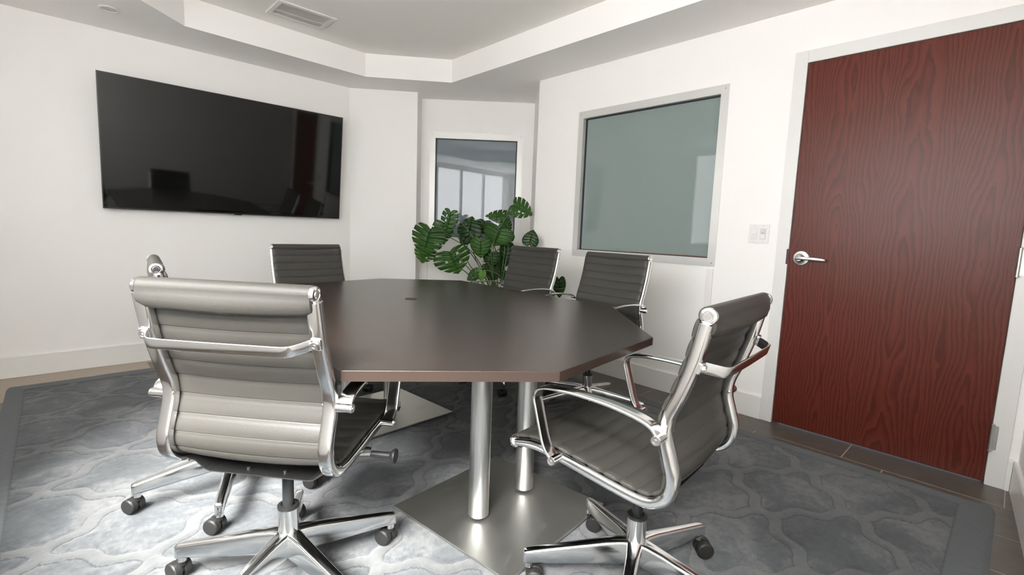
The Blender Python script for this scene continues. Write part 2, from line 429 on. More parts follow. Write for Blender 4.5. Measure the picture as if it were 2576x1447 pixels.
# ------------------------------------------------------------------ daylight windows in the far left wall, plus an added rear one for fill
fw = 0.06
for wi, (wa_, wb_, (u0, u1, z0, z1, NP)) in enumerate(((OUT[7], OUT[8], WW[0]), (OUT[7], OUT[8], WW[1]), (OUT[8], OUT[9], (*FILLW, 2)))):
    mt, ln = wall_mt(wa_, wb_)
    m = M(); pw = (u1-u0-fw)/NP
    m.box((u0-0.03, -0.012, z1-0.03), (u1+0.03, 0.06, z1+0.05), mt); m.box((u0-0.05, -0.10, z0-0.035), (u1+0.05, 0.06, z0+0.0), mt)
    for k in range(NP+1):
        m.box((u0+pw*k - (0.03 if k == 0 else 0), -0.012, z0), (u0+pw*k+fw + (0.03 if k == NP else 0), 0.06, z1), mt)
    dw = struct('window_%d' % (3+wi), m, trimm, smooth=0)  # last one is the added fill window in the rear wall
    for k in range(NP):
        obj('glass_pane', M().box((u0+pw*k+fw, 0.03, z0+0.02), (u0+pw*(k+1), 0.04, z1-0.02), mt), (dayglass2, dayglass, fillglass)[wi], dw, smooth=0)

# ------------------------------------------------------------------ interior windows of angle aluminium
def interior_window(name, mt, u0, u1, z0, z1, fr, am, gm, depth):
    """u runs along the wall, y<0 is the room side"""
    root = None
    rails = [((u0, z1-fr), (u1, z1)), ((u0, z0), (u1, z0+fr)), ((u0, z0+fr), (u0+fr, z1-fr)), ((u1-fr, z0+fr), (u1, z1-fr))]
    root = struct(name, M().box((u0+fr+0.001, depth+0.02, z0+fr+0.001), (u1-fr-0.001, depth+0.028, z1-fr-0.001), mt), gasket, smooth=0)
    for i, ((a, b), (c, d)) in enumerate(rails):
        o = obj('frame_rail', M().box((a, -0.004, b), (c, 0.0, d), mt), am, root, smooth=0)
        # reveal leg of the angle
        if i == 0: q = ((u0+fr-0.003, -0.003, z1-fr-0.003), (u1-fr+0.003, depth+0.02, z1-fr))
        elif i == 1: q = ((u0+fr-0.003, -0.003, z0+fr), (u1-fr+0.003, depth+0.02, z0+fr+0.003))
        elif i == 2: q = ((u0+fr-0.003, -0.003, z0+fr), (u0+fr, depth+0.02, z1-fr))
        else: q = ((u1-fr, -0.003, z0+fr), (u1-fr+0.003, depth+0.02, z1-fr))
        obj('frame_reveal', M().box(*q, mt), am, root, smooth=0)
    gk = 0.012
    a, b, c, d = u0+fr, u1-fr, z0+fr, z1-fr
    g = M()
    for q in (((a, d-gk), (b, d)), ((a, c), (b, c+gk*0.7)), ((a, c), (a+gk, d)), ((b-gk, c), (b, d))):
        g.box((q[0][0], depth-0.002, q[0][1]), (q[1][0], depth+0.006, q[1][1]), mt)
    obj('gasket', g, gasket, root, smooth=0)
    obj('glass_pane', M().box((a+0.004, depth+0.006, c+0.004), (b-0.004, depth+0.014, d-0.004), mt), gm, root, smooth=0)
    for cu, cz in ((u0+fr*0.45, z0+fr*0.45), (u1-fr*0.45, z0+fr*0.45), (u0+fr*0.45, z1-fr*0.45), (u1-fr*0.45, z1-fr*0.45)):
        p = mt @ Vector((cu, -0.004, cz)); q = mt @ Vector((cu, -0.0065, cz))
        obj('rivet', M().cyl(p, q, 0.0055, 0.004, 10), satin, root)
    return root
mtR, _ = wall_mt(OUT[0], OUT[1])
win1 = interior_window('window_1', mtR, wy(W1[0]), wy(W1[1]), W1[2], W1[3], 0.052, alum, glassm, 0.03)
# reddish sealant residue along the lower right of the pane
m = M()
for k in range(34):
    u = wy(W1[0]+0.06+0.018*k); hgt = 0.004 + 0.006*abs(math.sin(k*0.9))*random.uniform(0.3, 1) * (1 - k/40)
    m.box((u, 0.0335, W1[2]+0.052), (u+0.019, 0.0358, W1[2]+0.060+hgt), mtR)
obj('sealant_residue', m, stain, win1, smooth=0)
win2 = interior_window('window_2', _mtA, LA-W2A[1], LA-W2A[0], W2A[2], W2A[3], 0.058, alum2, glass2m, 0.018)

# surface raceways below the windows
m = M(); m.box((wy(1.396), -0.017, 0.0), (wy(1.438), 0.0, W1[2]-0.012), mtR)
struct('trim_1', m, chan, bevel=0.003)
m = M(); m.box((LA-0.085, -0.016, 0.0), (LA-0.018, 0.0, W2A[2]-0.012), _mtA)
struct('trim_2', m, chan, bevel=0.003)

# ------------------------------------------------------------------ door
XR = 3.183
m = M()
for y0, y1, za, zb in ((yD1, yD1+FO, 0, zD+FO), (yD0-FO, yD0, 0, zD+FO), (yD0, yD1, zD, zD+FO)):
    m.box((XR-0.012, y0, za), (XR+0.09, y1, zb))
for y0, y1, za, zb in ((yD1-0.012, yD1, 0, zD), (yD0, yD0+0.012, 0, zD), (yD0+0.012, yD1-0.012, zD-0.012, zD)):
    m.box((XR+0.052, y0, za), (XR+0.09, y1, zb))
struct('trim_3', m, framem, smooth=0, bevel=0.002)
door = obj('door_1', M().box((XR-0.004, yD0+0.003, 0.010), (XR+0.040, yD1-0.004, zD-0.003)), doorm, smooth=0, bevel=0.0015)
door['kind'] = 'structure'
hx = XR-0.004
m = M().lathe((hx, 0.884, 1.025), (-1, 0, 0), [(0, 0.043), (0.005, 0.043), (0.009, 0.040), (0.011, 0.024), (0.013, 0.021), (0.030, 0.0155), (0.046, 0.0150)], 28)
o = obj('door_handle', m, satin, door)
pts = catmull([(hx-0.046, 0.896, 1.026), (hx-0.050, 0.872, 1.026), (hx-0.050, 0.83, 1.0255), (hx-0.047, 0.79, 1.024), (hx-0.041, 0.765, 1.022), (hx-0.036, 0.755, 1.021)], 5)
rings = []
for i, p in enumerate(pts):
    t = (pts[min(i+1, len(pts)-1)] - pts[max(i-1, 0)]).normalized(); nrm = Vector((0, 0, 1)); bn = t.cross(nrm).normalized()
    k = 1.0 - 0.35*i/len(pts)
    rings.append([p + bn*a + nrm*b for a, b in rrect(0.014*k, 0.023*k, 0.006*k, 3)])
obj('lever', M().loft(rings), satin, o)
obj('keyway', M().cyl((hx-0.0455, 0.888, 1.026), (hx-0.054, 0.888, 1.026), 0.008, 0.007, 14), plateside, o)
for z in (0.235, 1.063, 1.90):
    m = M().cyl((XR-0.018, yD0-0.001, z-0.062), (XR-0.018, yD0-0.001, z+0.062), 0.0075, n=12)
    m.box((XR-0.0125, yD0-0.022, z-0.058), (XR-0.0110, yD0+0.0, z+0.058))
    h = obj('hinge', m, satin, door)
    for s in (-1, 1):
        obj('hinge_tip', M().lathe((XR-0.018, yD0-0.001, z+s*0.062), (0, 0, s), [(0, 0.0085), (0.004, 0.0085), (0.008, 0.004)], 12), satin, h)
obj('strike_plate', M().box((XR-0.0135, yD1-0.001, 0.985), (XR-0.0115, yD1+0.009, 1.075)), dooredge, door, smooth=0)

# ------------------------------------------------------------------ light switch
sw = empty('light_switch', (XR, 1.133, 1.160), 0, 'white two gang light switch plate on the wall beside the cherry door', 'switch')
def swbox(n_, y0, y1, z0, z1, d0, d1, mm, bev=0.0015, par=sw):
    return obj(n_, M().box((-d1, y0, z0), (-d0, y1, z1)), mm, par, smooth=0, bevel=bev)
swbox('wall_plate', -0.0605, 0.0605, -0.058, 0.058, 0.0005, 0.006, plastic, 0.002)
rk = swbox('rocker', 0.009, 0.042, -0.033, 0.033, 0.006, 0.0078, plasticg)
obj('paddle', M().add([(-0.008,0.011,-0.031),(-0.008,0.040,-0.031),(-0.013,0.040,0.001),(-0.013,0.011,0.001),(-0.0085,0.011,0.031),(-0.0085,0.040,0.031),(-0.006,0.011,-0.031),(-0.006,0.040,-0.031),(-0.006,0.040,0.031),(-0.006,0.011,0.031)],
    [(0,1,2,3),(3,2,5,4),(0,6,7,1),(4,5,8,9),(0,3,4,9,6),(1,7,8,5,2),(6,9,8,7)]), plastic, rk, smooth=0)
sn = swbox('sensor_switch', -0.042, -0.009, -0.033, 0.033, 0.006, 0.0085, plasticg)
obj('sensor_lens', M().lathe((-0.0085, -0.0255, 0.014), (-1, 0, 0), [(0, 0.013), (0.004, 0.012), (0.007, 0.008), (0.008, 0.003)], 18), plasticg, sn)
obj('push_button', M().box((-0.0125, -0.039, -0.030), (-0.0085, -0.012, -0.003)), plastic, sn, smooth=0, bevel=0.0015)
for y in (-0.0255, 0.0255):
    for z in (-0.049, 0.049):
        obj('screw', M().lathe((-0.006, y, z), (-1, 0, 0), [(0, 0.0036), (0.001, 0.0034), (0.0015, 0.0015)], 10), plasticg, sw)

# ------------------------------------------------------------------ television
TVX0, TVX1, TVZ0, TVZ1 = 0.271, 2.021, 1.177, 2.112
tilt = math.atan2(0.097, TVZ1-TVZ0)
tv = empty('television', ((TVX0+TVX1)/2, 4.585, TVZ0), 0, 'large black flat television tilted down on the left wall, screen switched off', 'television')
hw, hh = (TVX1-TVX0)/2, (TVZ1-TVZ0)/math.cos(tilt)
rt = Matrix.Rotation(tilt, 4, 'X')
obj('housing', M().box((-hw, 0.004, 0), (hw, 0.022, hh), rt).box((-hw*0.72, 0.022, 0.08), (hw*0.72, 0.046, hh*0.72), rt), bezelm, tv, smooth=0, bevel=0.002)
obj('screen', M().box((-hw+0.006, -0.0005, 0.010), (hw-0.006, 0.004, hh-0.006), rt), screenm, tv, smooth=0)
bz = M()
for a, b in (((-hw, 0, 0), (hw, 0, 0.010)), ((-hw, 0, hh-0.006), (hw, 0, hh)), ((-hw, 0, 0.010), (-hw+0.006, 0, hh-0.006)), ((hw-0.006, 0, 0.010), (hw, 0, hh-0.006))):
    bz.box((a[0], -0.003, a[2]), (b[0], 0.004, b[2]), rt)
obj('bezel', bz, bezelm, tv, smooth=0)
obj('receiver', M().box((-0.03, -0.001, -0.007), (0.03, 0.012, 0.0), rt), bezelm, tv, bevel=0.003)
m = M()
for x in (-0.3, 0.3):
    m.box((x-0.02, 0.040, 0.12), (x+0.02, 0.055, hh*0.70), rt)
m.box((-0.42, 0.058, 0.18), (0.42, 0.066, 0.58))
m.box((-0.35, 0.045, 0.40), (0.35, 0.062, 0.43))
obj('wall_bracket', m, blackp, tv, smooth=0)

# ------------------------------------------------------------------ ceiling fittings
vt = empty('ceiling_vent', (1.412, 3.825, ZT), 0, 'white rectangular air vent in the raised tray ceiling', 'vent')
m = M(); vx, vy, vb = 0.205, 0.142, 0.034
for a, b, c, d in ((-vx, -vy, vx, -vy+vb), (-vx, vy-vb, vx, vy), (-vx, -vy+vb, -vx+vb, vy-vb), (vx-vb, -vy+vb, vx, vy-vb)):
    m.box((a, b, -0.009), (c, d, -0.0005))
obj('vent_frame', m, ventm, vt, smooth=0, bevel=0.002)
obj('vent_back', M().box((-vx+vb, -vy+vb, -0.002), (vx-vb, vy-vb, -0.0006)), ventd, vt, smooth=0)
for k in range(16):
    y = -vy+vb + (2*(vy-vb))*(k+0.5)/16
    if k in (10,):
        obj('center_bar', M().box((-vx+vb, y-0.005, -0.008), (vx-vb, y+0.005, -0.002)), ventm, vt, smooth=0)
    else:
        s = 0.0035
        obj('slat', M().add([(-vx+vb, y-s, -0.009), (vx-vb, y-s, -0.009), (vx-vb, y+s+0.002, -0.003), (-vx+vb, y+s+0.002, -0.003), (-vx+vb, y-s, -0.008), (vx-vb, y-s, -0.008), (vx-vb, y+s+0.002, -0.002), (-vx+vb, y+s+0.002, -0.002)],
            [(0,1,2,3),(7,6,5,4),(0,4,5,1),(1,5,6,2),(2,6,7,3),(3,7,4,0)]), ventm, vt, smooth=0)
dl = empty('downlight', (0.340, 4.190, ZC), 0, 'round recessed downlight switched off in the lowered ceiling edge above the television', 'ceiling light')
obj('trim_ring', M().lathe((0, 0, -0.0005), (0, 0, -1), [(0, 0.056), (0.004, 0.058), (0.007, 0.055), (0.007, 0.042), (0.002, 0.040)], 32), ventm, dl)
obj('lens', M().lathe((0, 0, -0.0008), (0, 0, -1), [(0, 0.0395), (0.0035, 0.038), (0.005, 0.030)], 28), lampm, dl)

# ------------------------------------------------------------------ rug with carved trellis relief
def build_rug():
    step = 0.0092
    nx = int((RUGX1-RUGX0)/step)+1; ny = int((RUGY1-RUGY0)/step)+1
    xs = np.linspace(RUGX0, RUGX1, nx); ys = np.linspace(RUGY0, RUGY1, ny)
    X, Y = np.meshgrid(xs, ys)
    a = (X-RX0)/RPX; b = (Y-RY0)/RPY; u = a+b; v = a-b
    def wv(p_, q_):
        t = p_ + RAMP*np.sin(4*PI*q_); return np.abs(t-np.round(t))
    d = np.minimum(wv(u, v), wv(v, u))/math.hypot(1/RPX, 1/RPY)
    ex = np.minimum(X-RUGX0, RUGX1-X); ey = np.minimum(Y-RUGY0, RUGY1-Y)
    e = np.minimum(ex, ey-0.03)
    band = (d < RHW) | (e < 0.085)
    Z = 0.0070 + 0.0028*np.where(band, 1, 0) - 0.0062*np.exp(-((d-RHW)/0.006)**2)*(e > 0.085) - 0.006*np.exp(-((e-0.085)/0.006)**2)
    rng = np.random.default_rng(3); Z += rng.normal(0, 0.0005, Z.shape)
    r = 0.05
    for cx, cy, sx, sy in ((RUGX0+r, RUGY0+r, -1, -1), (RUGX1-r, RUGY0+r, 1, -1), (RUGX0+r, RUGY1-r, -1, 1), (RUGX1-r, RUGY1-r, 1, 1)):
        dx, dy = X-cx, Y-cy
        k = (dx*sx > 0) & (dy*sy > 0); dist = np.hypot(dx, dy)
        o_ = k & (dist > r)
        X = np.where(o_, cx+dx/np.maximum(dist, 1e-6)*r, X); Y = np.where(o_, cy+dy/np.maximum(dist, 1e-6)*r, Y)
    Z[0, :] = Z[-1, :] = 0.0008; Z[:, 0] = Z[:, -1] = 0.0008
    co = np.stack([X, Y, Z], -1).reshape(-1, 3).astype(np.float32)
    idx = np.arange(nx*ny).reshape(ny, nx)
    q = np.stack([idx[:-1, :-1], idx[:-1, 1:], idx[1:, 1:], idx[1:, :-1]], -1).reshape(-1, 4).astype(np.int32)
    me = bpy.data.meshes.new('area_rug'); me.vertices.add(len(co)); me.vertices.foreach_set('co', co.ravel())
    me.loops.add(q.size); me.loops.foreach_set('vertex_index', q.ravel())
    me.polygons.add(len(q)); me.polygons.foreach_set('loop_start', np.arange(0, q.size, 4, dtype=np.int32))
    me.polygons.foreach_set('use_smooth', np.ones(len(q), dtype=bool))
    me.update(calc_edges=True); me.validate()
    me.materials.append(rugm)
    o = bpy.data.objects.new('area_rug', me); C.objects.link(o)
    o['label'] = 'slate grey area rug with a carved wavy trellis pattern under the table'; o['category'] = 'rug'
    return o
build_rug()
RZ = 0.0115        # pile height that furniture stands on

# ------------------------------------------------------------------ conference table
TT, TK = 0.748, 0.029
TC = Vector((1.335, 1.985))
half = [Vector(p) for p in ((0.519,1.170),(0.975,0.822),(1.598,0.906),(2.098,1.434))]
octo = half + [TC*2 - p for p in half]
table = empty('conference_table', (TC.x, TC.y, RZ), 0, 'long octagonal dark espresso conference table on brushed steel columns', 'table')
def tl(x, y, z): return (x-TC.x, y-TC.y, z-RZ)
top = [tl(p.x, p.y, TT) for p in octo]
def inset(k): return [Vector((p.x-TC.x, p.y-TC.y))*(1-k) for p in octo]
m = M(); i0 = inset(0.0018)
m.loft([[(p.x, p.y, TT-TK-RZ) for p in i0], [(p.x, p.y, TT-RZ) for p in i0]])
ttop = obj('tabletop', m, espresso, table, smooth=0, bevel=0.0012)
for i in range(8):
    a, b = octo[i]-TC, octo[(i+1) % 8]-TC; dd = (b-a).normalized(); nn = Vector((dd.y, -dd.x))
    a2, b2 = a*(1-0.0016), b*(1-0.0016)
    m = M(); vs = []
    for z in (TT-TK+0.0006-RZ, TT-0.0009-RZ):
        for p in (a2, b2, b2+nn*0.0016, a2+nn*0.0016): vs.append((p.x, p.y, z))
    m.add(vs, [(0,3,2,1),(4,5,6,7),(0,1,5,4),(1,2,6,5),(2,3,7,6),(3,0,4,7)])
    obj('edge_band', m, edgem, ttop, smooth=0)
gr = obj('cable_grommet', M().lathe(tl(1.347, 2.177, TT), (0, 0, 1), [(0, 0.031), (0.002, 0.031), (0.003, 0.028), (0.0025, 0.010)], 28), grommetm, table)
for (cx, cy, rot_, sz, cdx, cdy) in ((1.25, 1.33, 6.0, 0.30, 0.02, 0.01), (1.385, 2.535, 3.0, 0.295, -0.055, 0.055)):
    R = Matrix.Translation(Vector(tl(cx, cy, 0))) @ Matrix.Rotation(math.radians(rot_), 4, 'Z')
    obj('base_plate', M().box((-sz, -sz, RZ+0.006), (sz, sz, RZ+0.014), R), platem, table, smooth=0, bevel=0.0015)
    for sx in (-1, 1):
        for sy in (-1, 1):
            a = R @ Vector((sx*(sz-0.05), sy*(sz-0.05), RZ)); b = R @ Vector((sx*(sz-0.05), sy*(sz-0.05), RZ+0.006))
            obj('foot_pad', M().cyl(a, b, 0.022, n=14), blackp, table)
    for s in (-1, 1):
        p = R @ Vector((s*0.138+cdx, cdy, 0))
        z0, z1 = RZ+0.014, TT-TK-RZ
        m = M().cyl((p.x, p.y, z0), (p.x, p.y, z1-0.008), 0.0395, n=40)
        col = obj('column', m, brushed, table)
        obj('mounting_plate', M().box((p.x-0.11, p.y-0.11, z1-0.008), (p.x+0.11, p.y+0.11, z1-0.0005)), blackp, col, smooth=0)

# ------------------------------------------------------------------ chairs
FP = [(-.243,.948),(-.219,.838),(-.192,.752),(-.168,.688),(-.165,.640),(-.178,.592),(-.190,.545),(-.184,.500),(-.155,.470),(-.11,.460),(-.02,.468),(.08,.481),(.17,.491),(.235,.492),(.312,.476)]
PATH = catmull([(0, y, z) for y, z in FP], 7)
FW, TW, AW = 0.226, 0.238, 0.284
def tang(P, i): return (P[min(i+1, len(P)-1)] - P[max(i-1, 0)]).normalized()
ARC = [0.0]
for i in range(1, len(PATH)): ARC.append(ARC[-1] + (PATH[i]-PATH[i-1]).length)
def at_arc(s):
    s = min(max(s, 0.0), ARC[-1])
    for i in range(1, len(ARC)):
        if ARC[i] >= s:
            k = (s-ARC[i-1])/(ARC[i]-ARC[i-1]); p = PATH[i-1].lerp(PATH[i], k)
            t = tang(PATH, i-1).lerp(tang(PATH, i), k).normalized(); return p, t
    return PATH[-1], tang(PATH, len(PATH)-1)
SSPLIT = next(ARC[i] for i in range(len(PATH)) if PATH[i].z < 0.505 and PATH[i].y < -0.17)
def sling(s0, s1, sag):
    rib = (s1-s0)/max(1, round((s1-s0)/0.053)); ns = 8; nr = round((s1-s0)/rib); m = M()
    hw = FW + 0.007; xs = [-1, -0.985, -0.9, -0.6, -0.3, 0, 0.3, 0.6, 0.9, 0.985, 1]
    S = []
    for k in range(nr):
        for j in range(ns):
            S.append((s0+rib*(k+j/ns), [0.0040, 0.0062, 0.0071, 0.0077, 0.0079, 0.0077, 0.0071, 0.0062][j]))
        S.append((s0+rib*(k+1)-0.0056, 0.0030)); S.append((s0+rib*(k+1)-0.0028, 0.0044))
    S.append((s1, 0.0034))
    rings = []
    for s, h in S:
        p, t = at_arc(s); nrm = Vector((0, -t.z, t.y))           # towards the sitter
        if nrm.dot(Vector((0, 1, 0.6))) < 0: nrm = -nrm
        ring_ = []
        for side in (1, -1):
            for x in (xs if side == 1 else xs[::-1]):
                e = 0.35 if abs(x) > 0.99 else (0.8 if abs(x) > 0.95 else 1.0)
                c = p + nrm*(0.0205 - sag*(1-x*x)) + nrm*side*h*e
                ring_.append(Vector((x*hw, c.y, c.z)))
        rings.append(ring_)
    return m.loft(rings)
def frame_bar(sx):
    rings = []
    for i, p in enumerate(PATH):
        if ARC[i] < 0.010: continue
        if ARC[i] > ARC[-1]-0.008: continue
        t = tang(PATH, i); nrm = Vector((0, -t.z, t.y)); bx = Vector((1, 0, 0))
        k = 1.0 if i < len(PATH)-8 else 1.0 - 0.35*(i-(len(PATH)-8))/8
        rings.append([Vector((sx*FW, p.y, p.z)) + bx*a + nrm*b for a, b in rrect(0.037, 0.029*k, 0.009, 3)])
    return M().loft(rings)
def roll(y, z, r, tail, tdir):
    """leather roll across the chair with a teardrop tail; tail sags a little in the middle"""
    rings = []; td = Vector((0, *tdir)).normalized()
    ang0 = math.atan2(td.z, td.y)
    for k in range(25):
        x = -1 + 2*k/24; tl_ = tail*(0.75 + 0.25*(1-x*x)) * (0.8 if abs(x) > 0.99 else 1.0)
        ring_ = []
        for j in range(24):
            a = 2*PI*j/24; rr = r
            c = max(0.0, math.cos(a)); rr = r + tl_*c**5
            ring_.append(Vector((x*(TW-0.012), y + rr*math.cos(a+ang0), z + rr*math.sin(a+ang0))))
        rings.append(ring_)
    return M().loft(rings)
def screw_prof(r): return [(0, r), (0.003, r), (0.006, r*0.92), (0.006, r*0.62), (0.0045, r*0.58), (0.0045, r*0.40), (0.007, r*0.34), (0.0065, r*0.12)]
ARM = [(-.163,.636),(-.160,.658),(-.142,.676),(-.10,.688),(-.03,.697),(.05,.700),(.12,.698),(.17,.692),(.198,.679),(.206,.656),(.198,.625),(.183,.575),(.170,.535),(.157,.512),(.140,.496),(.128,.486)]
APATH = catmull([(0, y, z) for y, z in ARM], 5)
def arm_bar(sx):
    rings = []
    nA = len(APATH)
    for i, p in enumerate(APATH):
        t = tang(APATH, i); nrm = Vector((0, -t.z, t.y))
        w_ = 0.040
        if i < 6: w_ = 0.034 + 0.006*i/6
        rings.append([Vector((sx*(AW-0.021), p.y, p.z)) + Vector((1, 0, 0))*a + nrm*b for a, b in rrect(w_, 0.0095, 0.0042, 3)])
    return M().loft(rings)
def leg_bar(ang, R=0.345):
    c, s = math.cos(ang), math.sin(ang); d = Vector((c, s, 0)); b = Vector((-s, c, 0)); rings = []
    for t, wt_, ht, zt in ((0.012, 0.050, 0.072, 0.176), (0.045, 0.044, 0.078, 0.174), (0.09, 0.038, 0.073, 0.167), (0.20, 0.034, 0.060, 0.145), (0.31, 0.031, 0.047, 0.1235), (0.335, 0.030, 0.044, 0.118), (0.3435, 0.025, 0.040, 0.1145), (0.3465, 0.014, 0.034, 0.110)):
        r = 0.009 if t < 0.34 else 0.004
        rings.append([d*t + b*x + Vector((0, 0, zt-ht/2+z)) for x, z in rrect(wt_, ht, min(r, wt_*0.45), 3)])
    m = M().loft(rings)
    q = d*(R-0.016)
    m.cyl((q.x, q.y, 0.0615), (q.x, q.y, 0.085), 0.0125, 0.0135, 16)
    return m
def caster_parts(ang, sw_):
    q = Vector((math.cos(ang), math.sin(ang), 0))*(0.345-0.016)
    f = Vector((math.cos(sw_), math.sin(sw_), 0)); sd = Vector((-f.y, f.x, 0)); cc = q + f*0.020 + Vector((0, 0, 0.0285))
    body = M().cyl(q + Vector((0, 0, 0.046)), q + Vector((0, 0, 0.064)), 0.0085, n=12)
    rings = []
    for k in range(9):                                   # hood between the wheels
        a = math.radians(-10 + 200*k/8); p = cc + f*math.cos(a)*0.024 + Vector((0, 0, math.sin(a)*0.0245))
        rings.append([p + sd*0.006, p - sd*0.006, p*0.75 + cc*0.25 - sd*0.006, p*0.75 + cc*0.25 + sd*0.006])
    body.loft(rings)
    wheels = []
    for s in (-1, 1):
        wheels.append(M().lathe(cc + sd*s*0.0045, sd*s, [(0, 0.0275), (0.001, 0.0283), (0.019, 0.0283), (0.0215, 0.0265), (0.0215, 0.0250), (0.0225, 0.0240), (0.0235, 0.012)], 24))
    return body, wheels

def build_chair(name, x, y, yaw, base, dz, label, swivel):
    ch = empty(name, (x, y, RZ), yaw, label, 'chair', 'ribbed office chairs around the conference table')
    Z = Vector((0, 0, dz - RZ*0.4))
    def part(n_, m, mm, par=None, **kw):
        o = obj(n_, m, mm, par or ch, **kw)
        if par is None: o.location = Z
        return o
    part('backrest', sling(0.012, SSPLIT, 0.010), leather, smooth=50)
    part('seat', sling(SSPLIT, ARC[-1]-0.005, 0.012), leather, smooth=50)
    p0, p1 = PATH[0], PATH[-1]
    part('head_roll', roll(p0.y+0.004, p0.z+0.002, 0.0215, 0.040, (-0.16, -1.0)), leather, smooth=60)
    part('front_roll', roll(p1.y+0.002, p1.z-0.001, 0.0195, 0.028, (-1.0, -0.05)), leather, smooth=60)
    for sx in (-1, 1):
        part('side_frame', frame_bar(sx), chrome, smooth=50)
        part('end_cap', M().lathe((sx*(TW-0.013), p0.y, p0.z+0.002), (sx, 0, 0), [(0, 0.0200), (0.006, 0.0203), (0.010, 0.0190), (0.011, 0.0135), (0.0095, 0.0128), (0.0095, 0.0095), (0.0115, 0.0085), (0.0115, 0.003)], 24), chrome)
        part('end_cap', M().lathe((sx*(TW-0.013), p1.y, p1.z-0.001), (sx, 0, 0), [(0, 0.0185), (0.006, 0.0188), (0.009, 0.0175), (0.010, 0.0125), (0.0085, 0.0118), (0.0085, 0.0085), (0.0105, 0.0075), (0.0105, 0.002)], 22), chrome)
        a = part('armrest', arm_bar(sx), chrome, smooth=50)
        for (ay, az), r in (((-.163, .648), 0.0125), ((.134, .491), 0.0120)):
            m = M().cyl((sx*(FW+0.004), ay, az), (sx*(AW-0.003), ay, az), r, n=18)
            obj('clamp', m, chrome, a)
            obj('bolt', M().lathe((sx*(AW-0.004), ay, az), (sx, 0, 0), screw_prof(r*0.95), 18), satin, a)
        # small screw on the inner face of the frame at the arm joint
        part('frame_screw', M().lathe((sx*(FW-0.013), -.171, .655), (-sx, 0, 0), [(0, 0.0065), (0.004, 0.006), (0.006, 0.003)], 12), satin)
    # carrying handle behind the back
    hp, ht = at_arc(0.118); back = Vector((0, ht.z, -ht.y)); back = back if back.y < 0 else -back
    o1 = hp + back*0.016; o2 = hp + back*0.062
    path = [Vector((-FW+0.004, o1.y, o1.z))]
    path += catmull([(-FW+0.012, *(hp + back*0.022).yz), (-FW+0.036, *(hp + back*0.053).yz), (-FW+0.052, *o2.yz), (-FW+0.075, *(hp + back*0.064).yz)], 5)
    path += [Vector((0, *(hp + back*0.065).yz))]
    path = path + [Vector((-p.x, p.y, p.z)) for p in path[:-1][::-1]]
    rings = []
    for i, p in enumerate(path):
        t = tang(path, i); nrm = t.cross(ht).normalized()
        rings.append([p + ht*a + nrm*b for a, b in rrect(0.029, 0.0045, 0.002, 2)])
    hd = part('back_handle', M().loft(rings), chrome, smooth=50)
    for sx in (-1, 1):
        mm_ = Matrix.Translation(Vector((sx*FW, *(hp + back*0.012).yz))) @ Matrix(((1, 0, 0, 0), (0, back.y, ht.y, 0), (0, back.z, ht.z, 0), (0, 0, 0, 1)))
        obj('handle_clamp', M().box((-0.0145, -0.004, -0.0145), (0.0145, 0.010, 0.0145), mm_), chrome, hd, bevel=0.003)
        q = Vector((sx*FW, *(hp + back*0.021).yz))
        obj('bolt', M().lathe(q, back, screw_prof(0.0105), 18), satin, hd)
    # pressed seat plate, mechanism and tension knob
    prof = [(-0.212, 0.454), (-0.192, 0.451), (-0.160, 0.428), (-0.145, 0.424), (0.145, 0.424), (0.160, 0.428), (0.192, 0.451), (0.212, 0.454)]
    rings = []
    for yy, dzp in ((-0.135, 0.0), (-0.02, 0.002), (0.10, 0.012)):
        rings.append([Vector((px, yy, pz+dzp)) for px, pz in prof] + [Vector((px, yy, pz+dzp-0.003)) for px, pz in prof[::-1]])
    sp = part('seat_plate', M().loft(rings), plateside, smooth=0)
    for px in (-0.05, 0.06):
        obj('plate_bolt', M().cyl((px, -0.105, 0.420), (px, -0.105, 0.430), 0.006, n=10), blackp, sp)
    m = M().box((-0.055, -0.080, 0.398), (0.055, 0.13, 0.423)); m.box((-0.042, -0.060, 0.382), (0.042, 0.075, 0.398))
    part('tilt_mechanism', m, gasm, smooth=0, bevel=0.006)
    kn = part('tension_knob', M().lathe((0.252, 0.03, 0.432), (1, 0, 0), [(0, 0.010), (0.045, 0.0105), (0.060, 0.012), (0.068, 0.021), (0.073, 0.0225), (0.077, 0.021)], 20), blackp)
    obj('knob_rod', M().cyl((0.04, 0.03, 0.410), (0.256, 0.03, 0.432), 0.0045, n=10), satin, kn)
    ll = part('height_lever', M().tube([(0.05, 0.075, 0.405), (0.14, 0.085, 0.412), (0.20, 0.088, 0.418), (0.225, 0.088, 0.419)], [0.0045, 0.0045, 0.006, 0.005], 8), blackp)
    # column and five-star base (does not turn with the seat)
    b0 = base - yaw
    g = obj('gas_lift', M().cyl((0, 0, 0.19), (0, 0, 0.395+dz), 0.0165, n=20), gasm, ch)
    obj('collar', M().lathe((0, 0, 0.247), (0, 0, 1), [(0, 0.030), (0.004, 0.0315), (0.010, 0.0305), (0.012, 0.022), (0.008, 0.018)], 24), blackp, g)
    obj('base_hub', M().lathe((0, 0, 0.098), (0, 0, 1), [(0, 0.024), (0.01, 0.030), (0.045, 0.036), (0.066, 0.038), (0.073, 0.034), (0.075, 0.0295), (0.150, 0.0290), (0.152, 0.026)], 28), chrome, ch)
    rnd = random.Random(name + label)
    for k in range(5):
        a = b0 + 2*PI*k/5
        obj('leg', leg_bar(a), chrome, ch, smooth=50)
        body, wheels = caster_parts(a, swivel - yaw + rnd.uniform(-0.4, 0.4))
        cs = obj('caster', body, blackp, ch)
        for wm in wheels: obj('wheel', wm, casterm, cs)
    return ch
